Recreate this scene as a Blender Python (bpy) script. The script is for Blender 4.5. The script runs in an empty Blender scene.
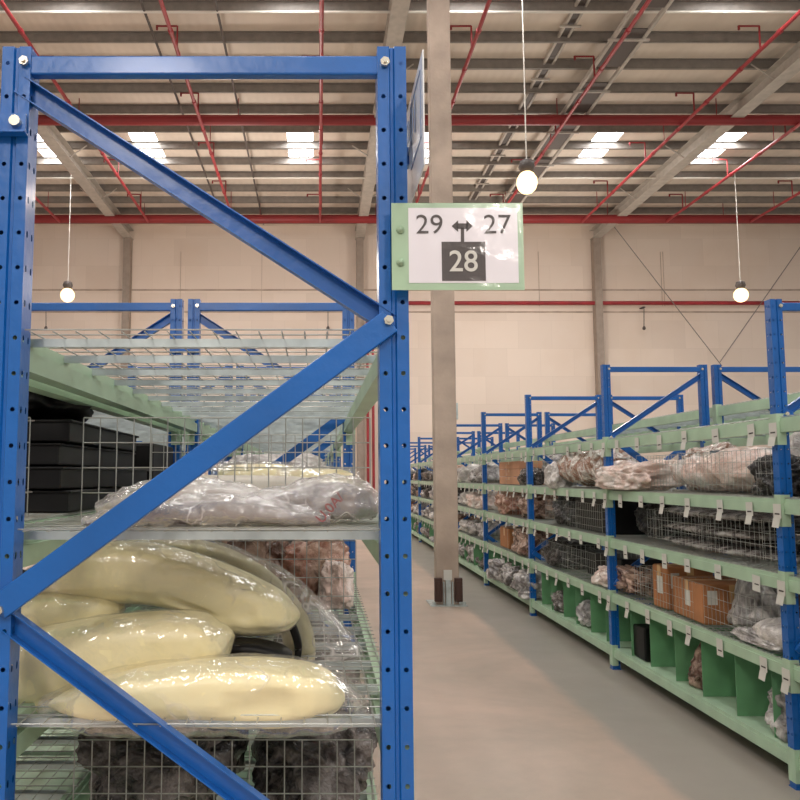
import bpy, math, random
from mathutils import Vector, Matrix, noise

C = bpy.context.scene.collection
HC = 1.55                      # camera height
TH = math.atan(76 / 800)
CT, ST = math.cos(TH), math.sin(TH)
PX0 = 318                      # vanishing point column of the aisle

def at(px, py, Y):
    """world point on the plane y=Y seen at this point of the 800 px frame"""
    u = (px - PX0) / 800; v = (400 - py) / 800
    den = CT - v * ST
    return Vector((u * Y / den, Y, HC + (ST + v * CT) * Y / den))

# ---------------------------------------------------------------- materials
def lin(c):
    return tuple(((x / 255) / 12.92 if x / 255 <= .04045 else ((x / 255 + .055) / 1.055) ** 2.4) for x in c) + (1,)

def pbr(name, col, rough=.5, metal=0, spec=.5, vary=0, vscale=6, bump=0, bscale=60, coat=0, stretch=None):
    m = bpy.data.materials.new(name); m.use_nodes = True
    nt = m.node_tree; b = nt.nodes['Principled BSDF']
    b.inputs['Base Color'].default_value = lin(col)
    b.inputs['Roughness'].default_value = rough
    b.inputs['Metallic'].default_value = metal
    b.inputs['Specular IOR Level'].default_value = spec
    if coat:
        b.inputs['Coat Weight'].default_value = coat; b.inputs['Coat Roughness'].default_value = .12
    tc = nt.nodes.new('ShaderNodeTexCoord'); src = tc.outputs['Object']
    if stretch:
        mp = nt.nodes.new('ShaderNodeMapping'); mp.inputs['Scale'].default_value = stretch
        nt.links.new(src, mp.inputs[0]); src = mp.outputs[0]
    if vary:
        n = nt.nodes.new('ShaderNodeTexNoise'); n.inputs['Scale'].default_value = vscale; n.inputs['Detail'].default_value = 6
        nt.links.new(src, n.inputs['Vector'])
        r = nt.nodes.new('ShaderNodeValToRGB')
        r.color_ramp.elements[0].position = .3; r.color_ramp.elements[1].position = .7
        r.color_ramp.elements[0].color = lin(tuple(max(0, x * (1 - vary)) for x in col))
        r.color_ramp.elements[1].color = lin(tuple(min(255, x * (1 + vary)) for x in col))
        nt.links.new(n.outputs[0], r.inputs[0]); nt.links.new(r.outputs[0], b.inputs['Base Color'])
    if bump:
        n = nt.nodes.new('ShaderNodeTexNoise'); n.inputs['Scale'].default_value = bscale; n.inputs['Detail'].default_value = 4
        nt.links.new(src, n.inputs['Vector'])
        bp = nt.nodes.new('ShaderNodeBump'); bp.inputs['Strength'].default_value = bump; bp.inputs['Distance'].default_value = .02
        nt.links.new(n.outputs[0], bp.inputs['Height']); nt.links.new(bp.outputs[0], b.inputs['Normal'])
    return m

def emis(name, col, s):
    m = bpy.data.materials.new(name); m.use_nodes = True
    nt = m.node_tree; nt.nodes.clear()
    o = nt.nodes.new('ShaderNodeOutputMaterial'); e = nt.nodes.new('ShaderNodeEmission')
    e.inputs[0].default_value = lin(col); e.inputs[1].default_value = s
    nt.links.new(e.outputs[0], o.inputs[0]); return m

def film(name, tint=(238, 233, 228), base=.05, crease=.5, scale=7, gloss=.06, gmax=.24, bdist=.022, grough=.12):
    """clear polythene: see-through, milky along sparse creases, glossy"""
    m = bpy.data.materials.new(name); m.use_nodes = True
    nt = m.node_tree; N = nt.nodes; K = nt.links; out = N['Material Output']; b = N['Principled BSDF']
    b.inputs['Base Color'].default_value = lin(tint); b.inputs['Roughness'].default_value = .3
    tc = N.new('ShaderNodeTexCoord')
    def ns(sc, det, dist=.3):
        n = N.new('ShaderNodeTexNoise'); n.inputs['Scale'].default_value = sc; n.inputs['Detail'].default_value = det
        n.inputs['Distortion'].default_value = dist; K.new(tc.outputs['Object'], n.inputs['Vector']); return n.outputs[0]
    def mth(op, *a):
        n = N.new('ShaderNodeMath'); n.operation = op
        for i, x in enumerate(a):
            if isinstance(x, (int, float)): n.inputs[i].default_value = x
            else: K.new(x, n.inputs[i])
        return n.outputs[0]
    n1 = ns(scale, 2)
    ridge = mth('ABSOLUTE', mth('SUBTRACT', n1, .5))
    n2 = ns(scale * .45, 2)
    mask = N.new('ShaderNodeMapRange'); mask.inputs[1].default_value = .5; mask.inputs[2].default_value = .62; K.new(n2, mask.inputs[0])
    line = N.new('ShaderNodeMapRange'); line.inputs[1].default_value = 0; line.inputs[2].default_value = .022
    line.inputs[3].default_value = 1; line.inputs[4].default_value = 0; K.new(ridge, line.inputs[0])
    hgt = mth('ADD', mth('MULTIPLY', ridge, -1.2), mth('MULTIPLY', ns(scale * 3.2, 3), .30))
    bp = N.new('ShaderNodeBump'); bp.inputs['Strength'].default_value = 1.0; bp.inputs['Distance'].default_value = bdist
    K.new(hgt, bp.inputs['Height']); K.new(bp.outputs[0], b.inputs['Normal'])
    lw = N.new('ShaderNodeLayerWeight'); lw.inputs[0].default_value = .25
    f = mth('ADD', base, mth('MULTIPLY', mth('MULTIPLY', line.outputs[0], mask.outputs[0]), crease))
    f = mth('ADD', f, mth('MULTIPLY', lw.outputs['Facing'], crease * .18))
    t = N.new('ShaderNodeBsdfTransparent'); m1 = N.new('ShaderNodeMixShader'); K.new(f, m1.inputs[0]); K.new(t.outputs[0], m1.inputs[1]); K.new(b.outputs[0], m1.inputs[2])
    g = N.new('ShaderNodeBsdfGlossy'); g.inputs['Roughness'].default_value = grough; K.new(bp.outputs[0], g.inputs['Normal'])
    g.inputs['Color'].default_value = (1, 1, 1, 1)
    fr = N.new('ShaderNodeFresnel'); fr.inputs[0].default_value = 1.5; K.new(bp.outputs[0], fr.inputs['Normal'])
    gf = mth('MULTIPLY', mth('ADD', fr.outputs[0], gloss * .4), 1.0)
    gl = N.new('ShaderNodeMath'); gl.operation = 'MINIMUM'; gl.inputs[1].default_value = gmax; K.new(gf, gl.inputs[0])
    m2 = N.new('ShaderNodeMixShader'); K.new(gl.outputs[0], m2.inputs[0]); K.new(m1.outputs[0], m2.inputs[1]); K.new(g.outputs[0], m2.inputs[2])
    K.new(m2.outputs[0], out.inputs[0])
    return m

def bagmat(name, c1, c2, scale=7, rough=.22, bump=.8):
    """goods showing through a crinkled bag: two tones in one glossy skin"""
    m = bpy.data.materials.new(name); m.use_nodes = True
    nt = m.node_tree; b = nt.nodes['Principled BSDF']
    b.inputs['Roughness'].default_value = rough; b.inputs['Specular IOR Level'].default_value = .7
    tc = nt.nodes.new('ShaderNodeTexCoord')
    n = nt.nodes.new('ShaderNodeTexNoise'); n.inputs['Scale'].default_value = scale; n.inputs['Detail'].default_value = 7
    n.inputs['Distortion'].default_value = 1.2
    nt.links.new(tc.outputs['Object'], n.inputs['Vector'])
    r = nt.nodes.new('ShaderNodeValToRGB')
    r.color_ramp.elements[0].position = .40; r.color_ramp.elements[1].position = .60
    r.color_ramp.elements[0].color = lin(c1); r.color_ramp.elements[1].color = lin(c2)
    nt.links.new(n.outputs[0], r.inputs[0]); nt.links.new(r.outputs[0], b.inputs['Base Color'])
    bp = nt.nodes.new('ShaderNodeBump'); bp.inputs['Strength'].default_value = bump; bp.inputs['Distance'].default_value = .05
    n2 = nt.nodes.new('ShaderNodeTexNoise'); n2.inputs['Scale'].default_value = scale * 3; n2.inputs['Detail'].default_value = 5
    nt.links.new(tc.outputs['Object'], n2.inputs['Vector'])
    nt.links.new(n2.outputs[0], bp.inputs['Height']); nt.links.new(bp.outputs[0], b.inputs['Normal'])
    return m

BLUE = pbr('blue_paint', (8, 91, 168), .34, vary=.07, vscale=3, bump=.08, bscale=25, coat=.15)
GREEN = pbr('sage_green_paint', (170, 196, 168), .42, vary=.05, vscale=5)
DKGREEN = pbr('divider_green', (104, 156, 112), .45, vary=.08, vscale=4)
GALV = pbr('galvanised', (178, 188, 188), .38, .55, vary=.10, vscale=12)
WIRE = pbr('zinc_wire', (170, 171, 165), .35, .45)
BOLT = pbr('bolt_zinc', (215, 210, 195), .25, .8)
TAG = pbr('tag_white', (206, 204, 196), .45)
INK = pbr('ink', (72, 64, 62), .6)
TXTBLUE = pbr('ink_blue', (126, 146, 176), .6)
PAPER = pbr('paper_white', (226, 222, 228), .28, coat=.5)
SHEETG = pbr('sleeve_green', (158, 186, 156), .3, coat=.3, vary=.04)
CLEAR = film('clear_sleeve', base=0, crease=.0, scale=6, gloss=0, gmax=.2, bdist=.006)
RED = pbr('red_pipe', (150, 44, 50), .4, vary=.10, vscale=2)
REDBEAM = pbr('red_beam', (132, 36, 38), .5, vary=.08, vscale=1)
CONC = pbr('column_grey', (176, 158, 143), .75, vary=.10, vscale=2.2, bump=.15, bscale=30)
STEEL = pbr('roof_steel', (128, 121, 114), .6, vary=.06)
RAFT = pbr('rafter_steel', (176, 168, 158), .6, vary=.05)
WCOL = pbr('wall_column_steel', (150, 136, 124), .6, vary=.05)
DKSTEEL = pbr('dark_steel', (84, 76, 72), .6)
WHITEP = pbr('white_glint_and_cord', (225, 220, 210), .4)
BROWN = pbr('dark_brown_rubber', (66, 42, 34), .6)
FOAM = pbr('pale_yellow_plastic', (243, 231, 182), .34, vary=.03, vscale=5)
FOAM2 = pbr('pale_olive_plastic', (196, 188, 150), .4, vary=.05, vscale=5)
BLACKP = pbr('black_plastic', (9, 8, 9), .5, spec=.3, vary=.3, vscale=9)
GREYP = pbr('grey_plastic', (98, 90, 86), .4, vary=.15, vscale=9)
CARD = pbr('cardboard', (168, 112, 70), .75, vary=.06, vscale=8)
CARDT = pbr('carton_tape', (205, 165, 115), .3)
WOODB = pbr('brown_board', (128, 92, 66), .7, vary=.2, vscale=4, stretch=(1, 10, 1))
CRATE = pbr('crate_blue_grey', (96, 116, 136), .45)
EDGE = pbr('pale_edge', (150, 145, 138), .4)
FILM = film('polythene')
FILM3 = film('loose_polythene', tint=(226, 220, 216), base=.12, crease=.7, scale=9, bdist=.03)
FILM2 = film('milky_polythene', tint=(226, 220, 216), base=.30, crease=.8, scale=12, gmax=.22, bdist=.03, grough=.2)
LAMP = emis('lamp_glow', (255, 222, 172), 3.2)
SKY = emis('skylight_glow', (246, 250, 255), 18)
BAGM = {
 'grey': bagmat('bag_grey', (92, 86, 84), (190, 184, 180)),
 'silver': bagmat('bag_silver', (140, 136, 136), (212, 208, 204), 5),
 'pink': bagmat('bag_pinkish_white', (222, 194, 182), (242, 232, 226), 4),
 'brown': bagmat('bag_brown', (96, 66, 54), (188, 158, 140), 8),
 'white': bagmat('bag_white', (190, 184, 180), (232, 226, 220), 5),
 'dark': bagmat('bag_dark', (38, 34, 34), (120, 112, 108), 8),
 'black': bagmat('bag_black', (14, 13, 13), (44, 40, 40), 6, .3),
 'rust': bagmat('bag_rust', (156, 104, 84), (212, 178, 160), 6),
 'bubble': bagmat('bag_bubble', (170, 130, 110), (240, 232, 224), 10, .12, 1.0),
}

# ---------------------------------------------------------------- mesh helpers
class MB:
    def __init__(s): s.v = []; s.f = []; s.m = []; s.mi = 0
    def q(s, pts, mi=None):
        n = len(s.v); s.v += [tuple(p) for p in pts]; s.f.append(tuple(range(n, n + len(pts)))); s.m.append(s.mi if mi is None else mi)
    def box(s, x0, x1, y0, y1, z0, z1, mi=None):
        n = len(s.v)
        s.v += [(x, y, z) for z in (z0, z1) for y in (y0, y1) for x in (x0, x1)]
        for f in ((0, 2, 3, 1), (4, 5, 7, 6), (0, 1, 5, 4), (2, 6, 7, 3), (0, 4, 6, 2), (1, 3, 7, 5)):
            s.f.append(tuple(n + i for i in f)); s.m.append(s.mi if mi is None else mi)
        return s
    def tube(s, a, b, r, k=8, mi=None, r2=None):
        a = Vector(a); b = Vector(b); d = (b - a).normalized(); r2 = r if r2 is None else r2
        u = d.orthogonal().normalized(); w = d.cross(u); n = len(s.v)
        if k == 4: u, w = (u + w).normalized(), (w - u).normalized()
        for p, rr in ((a, r), (b, r2)):
            for i in range(k):
                t = 2 * math.pi * i / k; s.v.append(tuple(p + rr * (math.cos(t) * u + math.sin(t) * w)))
        m = s.mi if mi is None else mi
        for i in range(k):
            j = (i + 1) % k; s.f.append((n + i, n + j, n + k + j, n + k + i)); s.m.append(m)
        s.f.append(tuple(n + i for i in reversed(range(k)))); s.m.append(m)
        s.f.append(tuple(n + k + i for i in range(k))); s.m.append(m)
        return s
    def lathe(s, c, prof, k=20, mi=None):
        n = len(s.v); m = s.mi if mi is None else mi
        for r, z in prof:
            for i in range(k):
                t = 2 * math.pi * i / k; s.v.append((c[0] + r * math.cos(t), c[1] + r * math.sin(t), c[2] + z))
        for j in range(len(prof) - 1):
            for i in range(k):
                a = n + j * k + i; b = n + j * k + (i + 1) % k; s.f.append((a, b, b + k, a + k)); s.m.append(m)
        s.f.append(tuple(n + i for i in reversed(range(k)))); s.m.append(m)
        s.f.append(tuple(n + (len(prof) - 1) * k + i for i in range(k))); s.m.append(m)
        return s
    def extrude(s, poly, a, b, up=Vector((0, 0, 1)), mi=None):
        """closed 2-D outline (side, up) swept from a to b"""
        a = Vector(a); b = Vector(b); d = (b - a).normalized(); side = d.cross(up).normalized(); uu = side.cross(d)
        n = len(s.v); k = len(poly); m = s.mi if mi is None else mi
        for p in (a, b):
            for (x, y) in poly: s.v.append(tuple(p + side * x + uu * y))
        for i in range(k):
            j = (i + 1) % k; s.f.append((n + i, n + j, n + k + j, n + k + i)); s.m.append(m)
        s.f.append(tuple(n + i for i in reversed(range(k)))); s.m.append(m)
        s.f.append(tuple(n + k + i for i in range(k))); s.m.append(m)
        return s
    def mesh(s, name, mats):
        me = bpy.data.meshes.new(name); me.from_pydata(s.v, [], s.f)
        for m in (mats if isinstance(mats, (list, tuple)) else [mats]): me.materials.append(m)
        me.polygons.foreach_set('material_index', s.m); me.update()
        return me
    def obj(s, name, mats, parent=None, smooth=False, bevel=0):
        o = bpy.data.objects.new(name, s.mesh(name, mats)); C.objects.link(o); o.parent = parent
        if smooth: o.data.polygons.foreach_set('use_smooth', [True] * len(o.data.polygons))
        if bevel:
            b = o.modifiers.new('b', 'BEVEL'); b.width = bevel; b.segments = 2; b.limit_method = 'ANGLE'
        return o

def linkmesh(name, me, parent=None, loc=(0, 0, 0)):
    o = bpy.data.objects.new(name, me); C.objects.link(o); o.parent = parent; o.location = loc; return o

def thing(name, label, cat, loc=(0, 0, 0), rz=0, group=None):
    o = bpy.data.objects.new(name, None); C.objects.link(o); o.location = loc; o.rotation_euler = (0, 0, rz)
    o.empty_display_size = .1
    return tag(o, label, cat, group)
def tag(o, label, cat, group=None):
    o['label'] = label; o['category'] = cat; o['kind'] = 'thing'
    if group: o['group'] = group
    return o
def struct(o):
    o['kind'] = 'structure'; return o
def copy_tree(o, parent=None):
    c = o.copy(); C.objects.link(c)
    if parent is not None: c.parent = parent
    for ch in KIDS.get(o.name, []): copy_tree(ch, c)
    return c
def index_kids(root):
    KIDS.clear()
    for o in bpy.data.objects:
        if o.parent: KIDS.setdefault(o.parent.name, []).append(o)
KIDS = {}

def text(name, s, size, mat, loc, rot, parent, sx=1, bold=0, extr=.0006, align='CENTER'):
    cu = bpy.data.curves.new(name, 'FONT'); cu.body = s; cu.size = size; cu.align_x = align; cu.align_y = 'CENTER'
    cu.extrude = extr; cu.offset = bold
    t = bpy.data.objects.new(name, cu); C.objects.link(t)
    bpy.context.view_layer.update()
    me = bpy.data.meshes.new_from_object(t.evaluated_get(bpy.context.evaluated_depsgraph_get()))
    bpy.data.objects.remove(t)
    me.materials.clear(); me.materials.append(mat)
    o = bpy.data.objects.new(name, me); C.objects.link(o); o.parent = parent; o.location = loc; o.rotation_euler = rot; o.scale = (sx, 1, 1)
    return o

# ---------------------------------------------------------------- racks
Y0, L = 1.65, 2.48              # first frame, bay length
PW, PD, RD, RH = .062, .055, .872, 2.48
LV = [.17, .606, 1.043, 1.432, 1.85]     # beam tops

def post_mesh():
    """hollow folded post: real round holes in the faces, a recessed centre channel"""
    b = MB(); st = .075; n = 33
    def strip(P0, U, w, holes, r, slot=1.0):
        # P0 lower-left corner, U direction of width, one column of holes in a strip of width w
        U = Vector(U)
        for i in range(n):
            z0 = i * st; z1 = z0 + st; zc = (z0 + z1) / 2
            if not holes:
                b.q([P0 + Vector((0, 0, z0)), P0 + U * w + Vector((0, 0, z0)), P0 + U * w + Vector((0, 0, z1)), P0 + Vector((0, 0, z1))]); continue
            o_ = [(0, -1), (1, -1), (1, 0), (1, 1), (0, 1), (-1, 1), (-1, 0), (-1, -1)]
            outer = [P0 + U * (w / 2 * (1 + a)) + Vector((0, 0, zc + c * st / 2)) for a, c in o_]
            inner = []
            for a, c in o_:
                l = math.hypot(a, c); inner.append(P0 + U * (w / 2 + a / l * r) + Vector((0, 0, zc + c / l * r * slot)))
            for k in range(8):
                j = (k + 1) % 8; b.q([outer[k], outer[j], inner[j], inner[k]])
    for sgn, y in ((1, 0), (-1, PD)):
        # faces looking along the row (y=0 and y=PD)
        f = 1
        strip(Vector((0, y, 0)), (1, 0, 0), .025, True, .005)
        strip(Vector((.037, y, 0)), (1, 0, 0), .025, True, .005)
        yi = y + .006 * sgn
        strip(Vector((.025, y, 0)), (.003, yi - y, 0), 1, False, 0)
        strip(Vector((.028, yi, 0)), (1, 0, 0), .006, False, 0)
        strip(Vector((.034, yi, 0)), (.003, y - yi, 0), 1, False, 0)
    for x in (0, PW):
        strip(Vector((x, 0, 0)), (0, 1, 0), .0275, True, .0045, 1.8)
        strip(Vector((x, .0275, 0)), (0, 1, 0), .0275, True, .0045, 1.8)
    b.box(-.004, PW + .004, -.004, PD + .004, 0, .006)
    me = b.mesh('post', BLUE); return me
POST = post_mesh()

def channel(a, b, w=.042, d=.028, up=Vector((0, 0, 1)), flip=False):
    """C-section bar; open side to the camera unless flipped"""
    t = .0025; h = w / 2; s = -1 if flip else 1
    a = Vector(a); b = Vector(b); dv = (b - a).normalized()
    n = Vector((0, -1 * s, 0)); side = dv.cross(n).normalized()
    poly = [(-h, 0), (-h, d), (-h + t, d), (-h + t, t), (h - t, t), (h - t, d), (h, d), (h, 0)]
    m = MB(); k = len(poly)
    for p in (a, b):
        for (x, y) in poly: m.v.append(tuple(p + side * x + n * y))
    for i in range(k):
        j = (i + 1) % k; m.f.append((i, j, k + j, k + i)); m.m.append(0)
    m.f += [tuple(reversed(range(k))), tuple(range(k, 2 * k))]; m.m += [0, 0]
    return m

BOLTM = MB().tube((0, -.003, 0), (0, -.012, 0), .0105, 6).tube((0, -.010, 0), (0, -.017, 0), .005, 8).mesh('bolt', BOLT)
def upright(root, y, mirror=False, detail=True):
    u = bpy.data.objects.new('upright_frame', None); C.objects.link(u); u.parent = root; u.location = (0, y, 0)
    for x in (0, RD - PW):
        linkmesh('post', POST, u, (x, 0, 0))
    yc = PD / 2
    mb = MB(); mb.box(PW - .012, RD - PW + .012, .004, .03, 2.414, 2.457)
    mb.obj('top_brace', BLUE, u, bevel=.004)
    nodes = [2.41, 1.87, 1.287, .70, .12]
    for i in range(4):
        xl, xr = PW - .022, RD - PW + .022
        a, b_ = ((xl, xr) if (i % 2 == 0) != mirror else (xr, xl))
        za, zb = nodes[i], nodes[i + 1]
        y_ = .006 if i % 2 else .012
        flip = (i % 2 == 1)
        yy = .002 if flip else .026
        ch = channel((a, yy, za - .02), (b_, yy, zb), flip=flip)
        if flip:
            ch = MB(); ch.extrude([(-.026, 0), (.026, 0), (.026, .02), (-.026, .02)], (a, yy, za - .0), (b_, yy, zb), up=Vector((0, -1, 0)))
            for vi in range(len(ch.v)): pass
        ch.obj('diagonal_brace', BLUE, u, bevel=0 if not flip else .003)
    for (x, z) in ((PW - .012, 2.438), (RD - PW + .016, 2.436)) + (((RD - PW + .018, 1.87), (PW - .018, 1.283), (RD - PW + .018, .70)) if not mirror else ((PW - .018, 1.87), (RD - PW + .018, 1.287))):
        linkmesh('bolt', BOLTM, u, (x, 0 if z > 2 else -.015, z))
    return u

def beam_mesh(dir_):
    """step beam along +Y; dir_ = +1 when its outer face looks to -X"""
    b = MB(); ln = L - PD; s = dir_
    x0 = 0
    def X(v): return v if s > 0 else PW - v
    def bx(xa, xb, ya, yb, za, zb):
        xa, xb = sorted((X(xa), X(xb))); b.box(xa, xb, ya, yb, za, zb)
    bx(.012, .045, PD, PD + ln, -.075, -.018)
    bx(.018, .045, PD, PD + ln, -.018, 0)
    bx(.045, .058, PD, PD + ln, -.075, -.03)
    bx(-.002, .045, PD - .004 - .04, PD + .004, -.14, .022)      # end bracket wrapped on the post
    bx(-.002, .045, PD + ln - .004, PD + ln + .03, -.14, .022)
    return b.mesh('shelf_beam', GREEN)
BEAML, BEAMR = beam_mesh(1), beam_mesh(-1)

def wire_panel(m, o, U, V, nu, nv, du, dv, r=.0021):
    o = Vector(o); U = Vector(U); V = Vector(V)
    for i in range(nu + 1): m.tube(o + U * du * i, o + U * du * i + V * dv * nv, r, 4)
    for j in range(nv + 1): m.tube(o + V * dv * j, o + V * dv * j + U * du * nu, r, 4)

def deck_mesh():
    m = MB(); w = RD - .05
    for i in range(18): m.tube((.025 + i * w / 17, .02, .004), (.025 + i * w / 17, L - .01, .004), .0017, 4)
    n = 40
    for j in range(n + 1):
        y = .02 + j * (L - .03) / n; m.tube((.012, y, .008), (RD - .012, y, .008), .0017, 4)
    return m.mesh('wire_deck', WIRE)
def bars_mesh():
    m = MB()
    for j in range(10):
        y = .03 + j * .25
        m.box(.045, RD - .045, y, y + .03, -.014, -.001)
        m.box(.045, RD - .045, y - .003, y, -.018, 0.0)
    return m.mesh('deck_support', GALV)
DECK, BARS = deck_mesh(), bars_mesh()
def divider_mesh():
    m = MB(); w = .045
    nu = 17; du = .76 / nu
    wire_panel(m, (.06, 0, .008), (1, 0, 0), (0, 0, 1), nu, 4, du, .066, .0016)
    return m.mesh('mesh_divider', WIRE)
DIVM = divider_mesh()
def front_mesh():
    m = MB(); wire_panel(m, (0, 0, .0), (0, 1, 0), (0, 0, 1), 34, 4, .05, .066, .0013)
    return m.mesh('front_mesh', WIRE)
FRONT = front_mesh()
GREENP = MB().box(.05, RD - .05, 0, .004, 0, .34).mesh('divider_panel', DKGREEN)
BASEP = MB().box(.045, RD - .045, PD, L, -.03, -.004).mesh('base_shelf', GREEN)
def tag_mesh(k):
    m = MB()
    if k == 0: m.box(-.002, 0, -.036, .036, -.10, 0); m.box(-.003, -.002, -.024, .020, -.072, -.064, 1)
    elif k == 1: m.box(-.002, 0, -.034, .034, -.07, .005); m.q([(-.004, -.030, -.07), (-.004, .034, -.068), (-.012, .038, -.115), (-.012, -.024, -.117)]); m.box(-.003, -.002, -.022, .02, -.05, -.042, 1)
    else: m.box(-.002, 0, -.038, .038, -.085, 0); m.box(-.003, -.002, -.026, .014, -.05, -.043, 1)
    return m.mesh('shelf_tag', [TAG, INK])
TAGS = [tag_mesh(i) for i in range(3)]

rnd = random.Random(7)
def rack_bay(label, x, k, mirror=False, top=1.85, tags=False, last=False, base=True, levels=None, group=None, dividers=(), fronts=(), greens=(), deck=True):
    r = thing('rack_bay', label, 'storage rack', (x, Y0 + k * L, 0), 0, group)
    upright(r, 0, mirror)
    if last: upright(r, L, mirror)
    lv = list(levels if levels else LV); lv[-1] = top if levels is None else lv[-1]
    for i, z in enumerate(lv):
        f = linkmesh('shelf_beam', BEAML, r, (0, 0, z)); linkmesh('shelf_beam', BEAMR, r, (RD - PW, 0, z))
        if i == 0 and base: linkmesh('base_shelf', BASEP, r, (0, 0, z))
        elif deck:
            linkmesh('wire_deck', DECK, r, (0, 0, z)); linkmesh('deck_support', BARS, r, (0, .06, z))
        if tags and i > 0:
            for j in range(6):
                o = linkmesh('shelf_tag', TAGS[rnd.randrange(3)], f, (.004, .3 + j * .38 + rnd.uniform(-.06, .06), -.022 + rnd.uniform(-.01, .01)))
                o.rotation_euler = (rnd.uniform(-.06, .06), 0, 0)
            linkmesh('shelf_tag', TAGS[1], f, (-.01, .02, -.03))
    for (i, y) in dividers: linkmesh('mesh_divider', DIVM, r, (0, y, lv[i]))
    for (i, y) in fronts: linkmesh('front_mesh', FRONT, r, (.055, y, lv[i]))
    for y in greens: linkmesh('divider_panel', GREENP, r, (0, y, lv[0]))
    return r

XL = -.682; XN = XL - .03 - RD; XR = 2.372; XR2 = XR + RD + .055
ordn = ['first', 'second', 'third', 'fourth', 'fifth', 'sixth', 'seventh', 'eighth', 'ninth', 'tenth']
for k in range(6):
    lab = ['blue rack bay filling the foreground, its braced end frame facing the camera', 'second bay behind the big foreground rack, seen through its mesh'][k] if k < 2 else \
        f'rack bay {ordn[k]} from the camera in the left foreground row'
    rack_bay(lab, XL, k, False, last=(k == 5), dividers=((3, .47), (3, 1.35), (2, 1.3), (1, .47)) if k == 0 else ((3, .9), (2, .9)))
for k in range(4):
    lab = 'neighbouring rack bay at the left frame edge holding black parts behind mesh' if k == 0 else \
        f'rack bay in the left-hand neighbour row, {ordn[k]} from the camera'
    r = rack_bay(lab, XN, k, True, last=(k == 3), dividers=((3, .47), (3, 1.35)) if k < 2 else ())
    if k < 2:
        mb = MB(); z = 2.297 if k == 0 else 2.22
        mb.box(RD - .05, RD + .03 + .06, -.012, -.004, z - .022, z + .022); mb.box(RD - .05, RD + .03 + .064, -.03, -.004, z - .026, z - .022)
        mb.tube((RD + .07, -.012, z + .002), (RD + .07, -.024, z + .002), .012, 10, 1)
        mb.tube((RD - .035, -.012, z + .002), (RD - .035, -.024, z + .002), .012, 10, 1)
        mb.obj('row_spacer', [BLUE, BOLT], r)
names_r = ['bay cut off by the right frame edge, nearest the camera', 'bay with cardboard boxes, nearest whole one right of the aisle',
           'bay right of the aisle with a bubble-wrapped bundle']
for k in range(10):
    lab = 'blue and green rack ' + names_r[k] if k < 3 else f'blue and green rack bay along the right of the aisle, {ordn[k]} from the camera'
    rack_bay(lab, XR, k, True, tags=True, last=(k == 9),
             dividers=((3, .3), (3, 1.3), (3, 2.0), (2, .3), (2, 1.0), (2, 1.7), (1, .5), (1, 1.3), (1, 2.0)) if k in (1, 2, 3) else ((3, 1.0), (2, 1.0), (1, 1.0)),
             fronts=((3, .12), (2, .12), (1, .4)) if k == 1 else (((2, .3), (1, .5)) if k == 2 else ()),
             greens=(.26, .64, 1.05, 1.43, 1.84, 2.2))
for k in range(1, 10):
    rack_bay(f'rack bay of the row behind the right-hand aisle rack, {ordn[k-1]} from camera', XR2, k, False,
             levels=[.17, .85, 1.45, 2.12], last=(k == 9), deck=(k < 4))

# ---------------------------------------------------------------- building
def simple_obj(mb, name, mats, parent=None): return mb.obj(name, mats, parent)

def floor_mat():
    m = bpy.data.materials.new('polished_concrete'); m.use_nodes = True
    nt = m.node_tree; b = nt.nodes['Principled BSDF']
    tc = nt.nodes.new('ShaderNodeTexCoord')
    def ns(sc, det=6, rough=.6, dist=0):
        n = nt.nodes.new('ShaderNodeTexNoise'); n.inputs['Scale'].default_value = sc; n.inputs['Detail'].default_value = det
        n.inputs['Roughness'].default_value = rough; n.inputs['Distortion'].default_value = dist
        nt.links.new(tc.outputs['Object'], n.inputs['Vector']); return n
    a = ns(.5, 8, .65, .4); r = nt.nodes.new('ShaderNodeValToRGB')
    r.color_ramp.elements[0].position = .35; r.color_ramp.elements[0].color = lin((164, 150, 136))
    r.color_ramp.elements[1].position = .66; r.color_ramp.elements[1].color = lin((202, 178, 162))
    nt.links.new(a.outputs[0], r.inputs[0])
    # a greyer strip runs beside the right-hand rack
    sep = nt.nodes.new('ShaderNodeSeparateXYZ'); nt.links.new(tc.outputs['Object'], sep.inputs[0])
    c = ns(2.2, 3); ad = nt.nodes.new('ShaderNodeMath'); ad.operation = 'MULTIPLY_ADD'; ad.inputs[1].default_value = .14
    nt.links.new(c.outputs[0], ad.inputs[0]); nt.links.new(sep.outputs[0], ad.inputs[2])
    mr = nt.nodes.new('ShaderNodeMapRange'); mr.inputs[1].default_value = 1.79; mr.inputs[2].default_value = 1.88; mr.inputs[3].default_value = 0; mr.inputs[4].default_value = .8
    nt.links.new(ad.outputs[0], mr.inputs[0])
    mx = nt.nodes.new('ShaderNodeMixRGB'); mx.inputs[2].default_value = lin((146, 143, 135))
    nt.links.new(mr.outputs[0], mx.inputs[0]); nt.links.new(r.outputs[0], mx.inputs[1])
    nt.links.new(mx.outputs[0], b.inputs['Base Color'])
    rr = nt.nodes.new('ShaderNodeMapRange'); rr.inputs[3].default_value = .28; rr.inputs[4].default_value = .5
    nt.links.new(ns(3).outputs[0], rr.inputs[0]); nt.links.new(rr.outputs[0], b.inputs['Roughness'])
    return m
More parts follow.
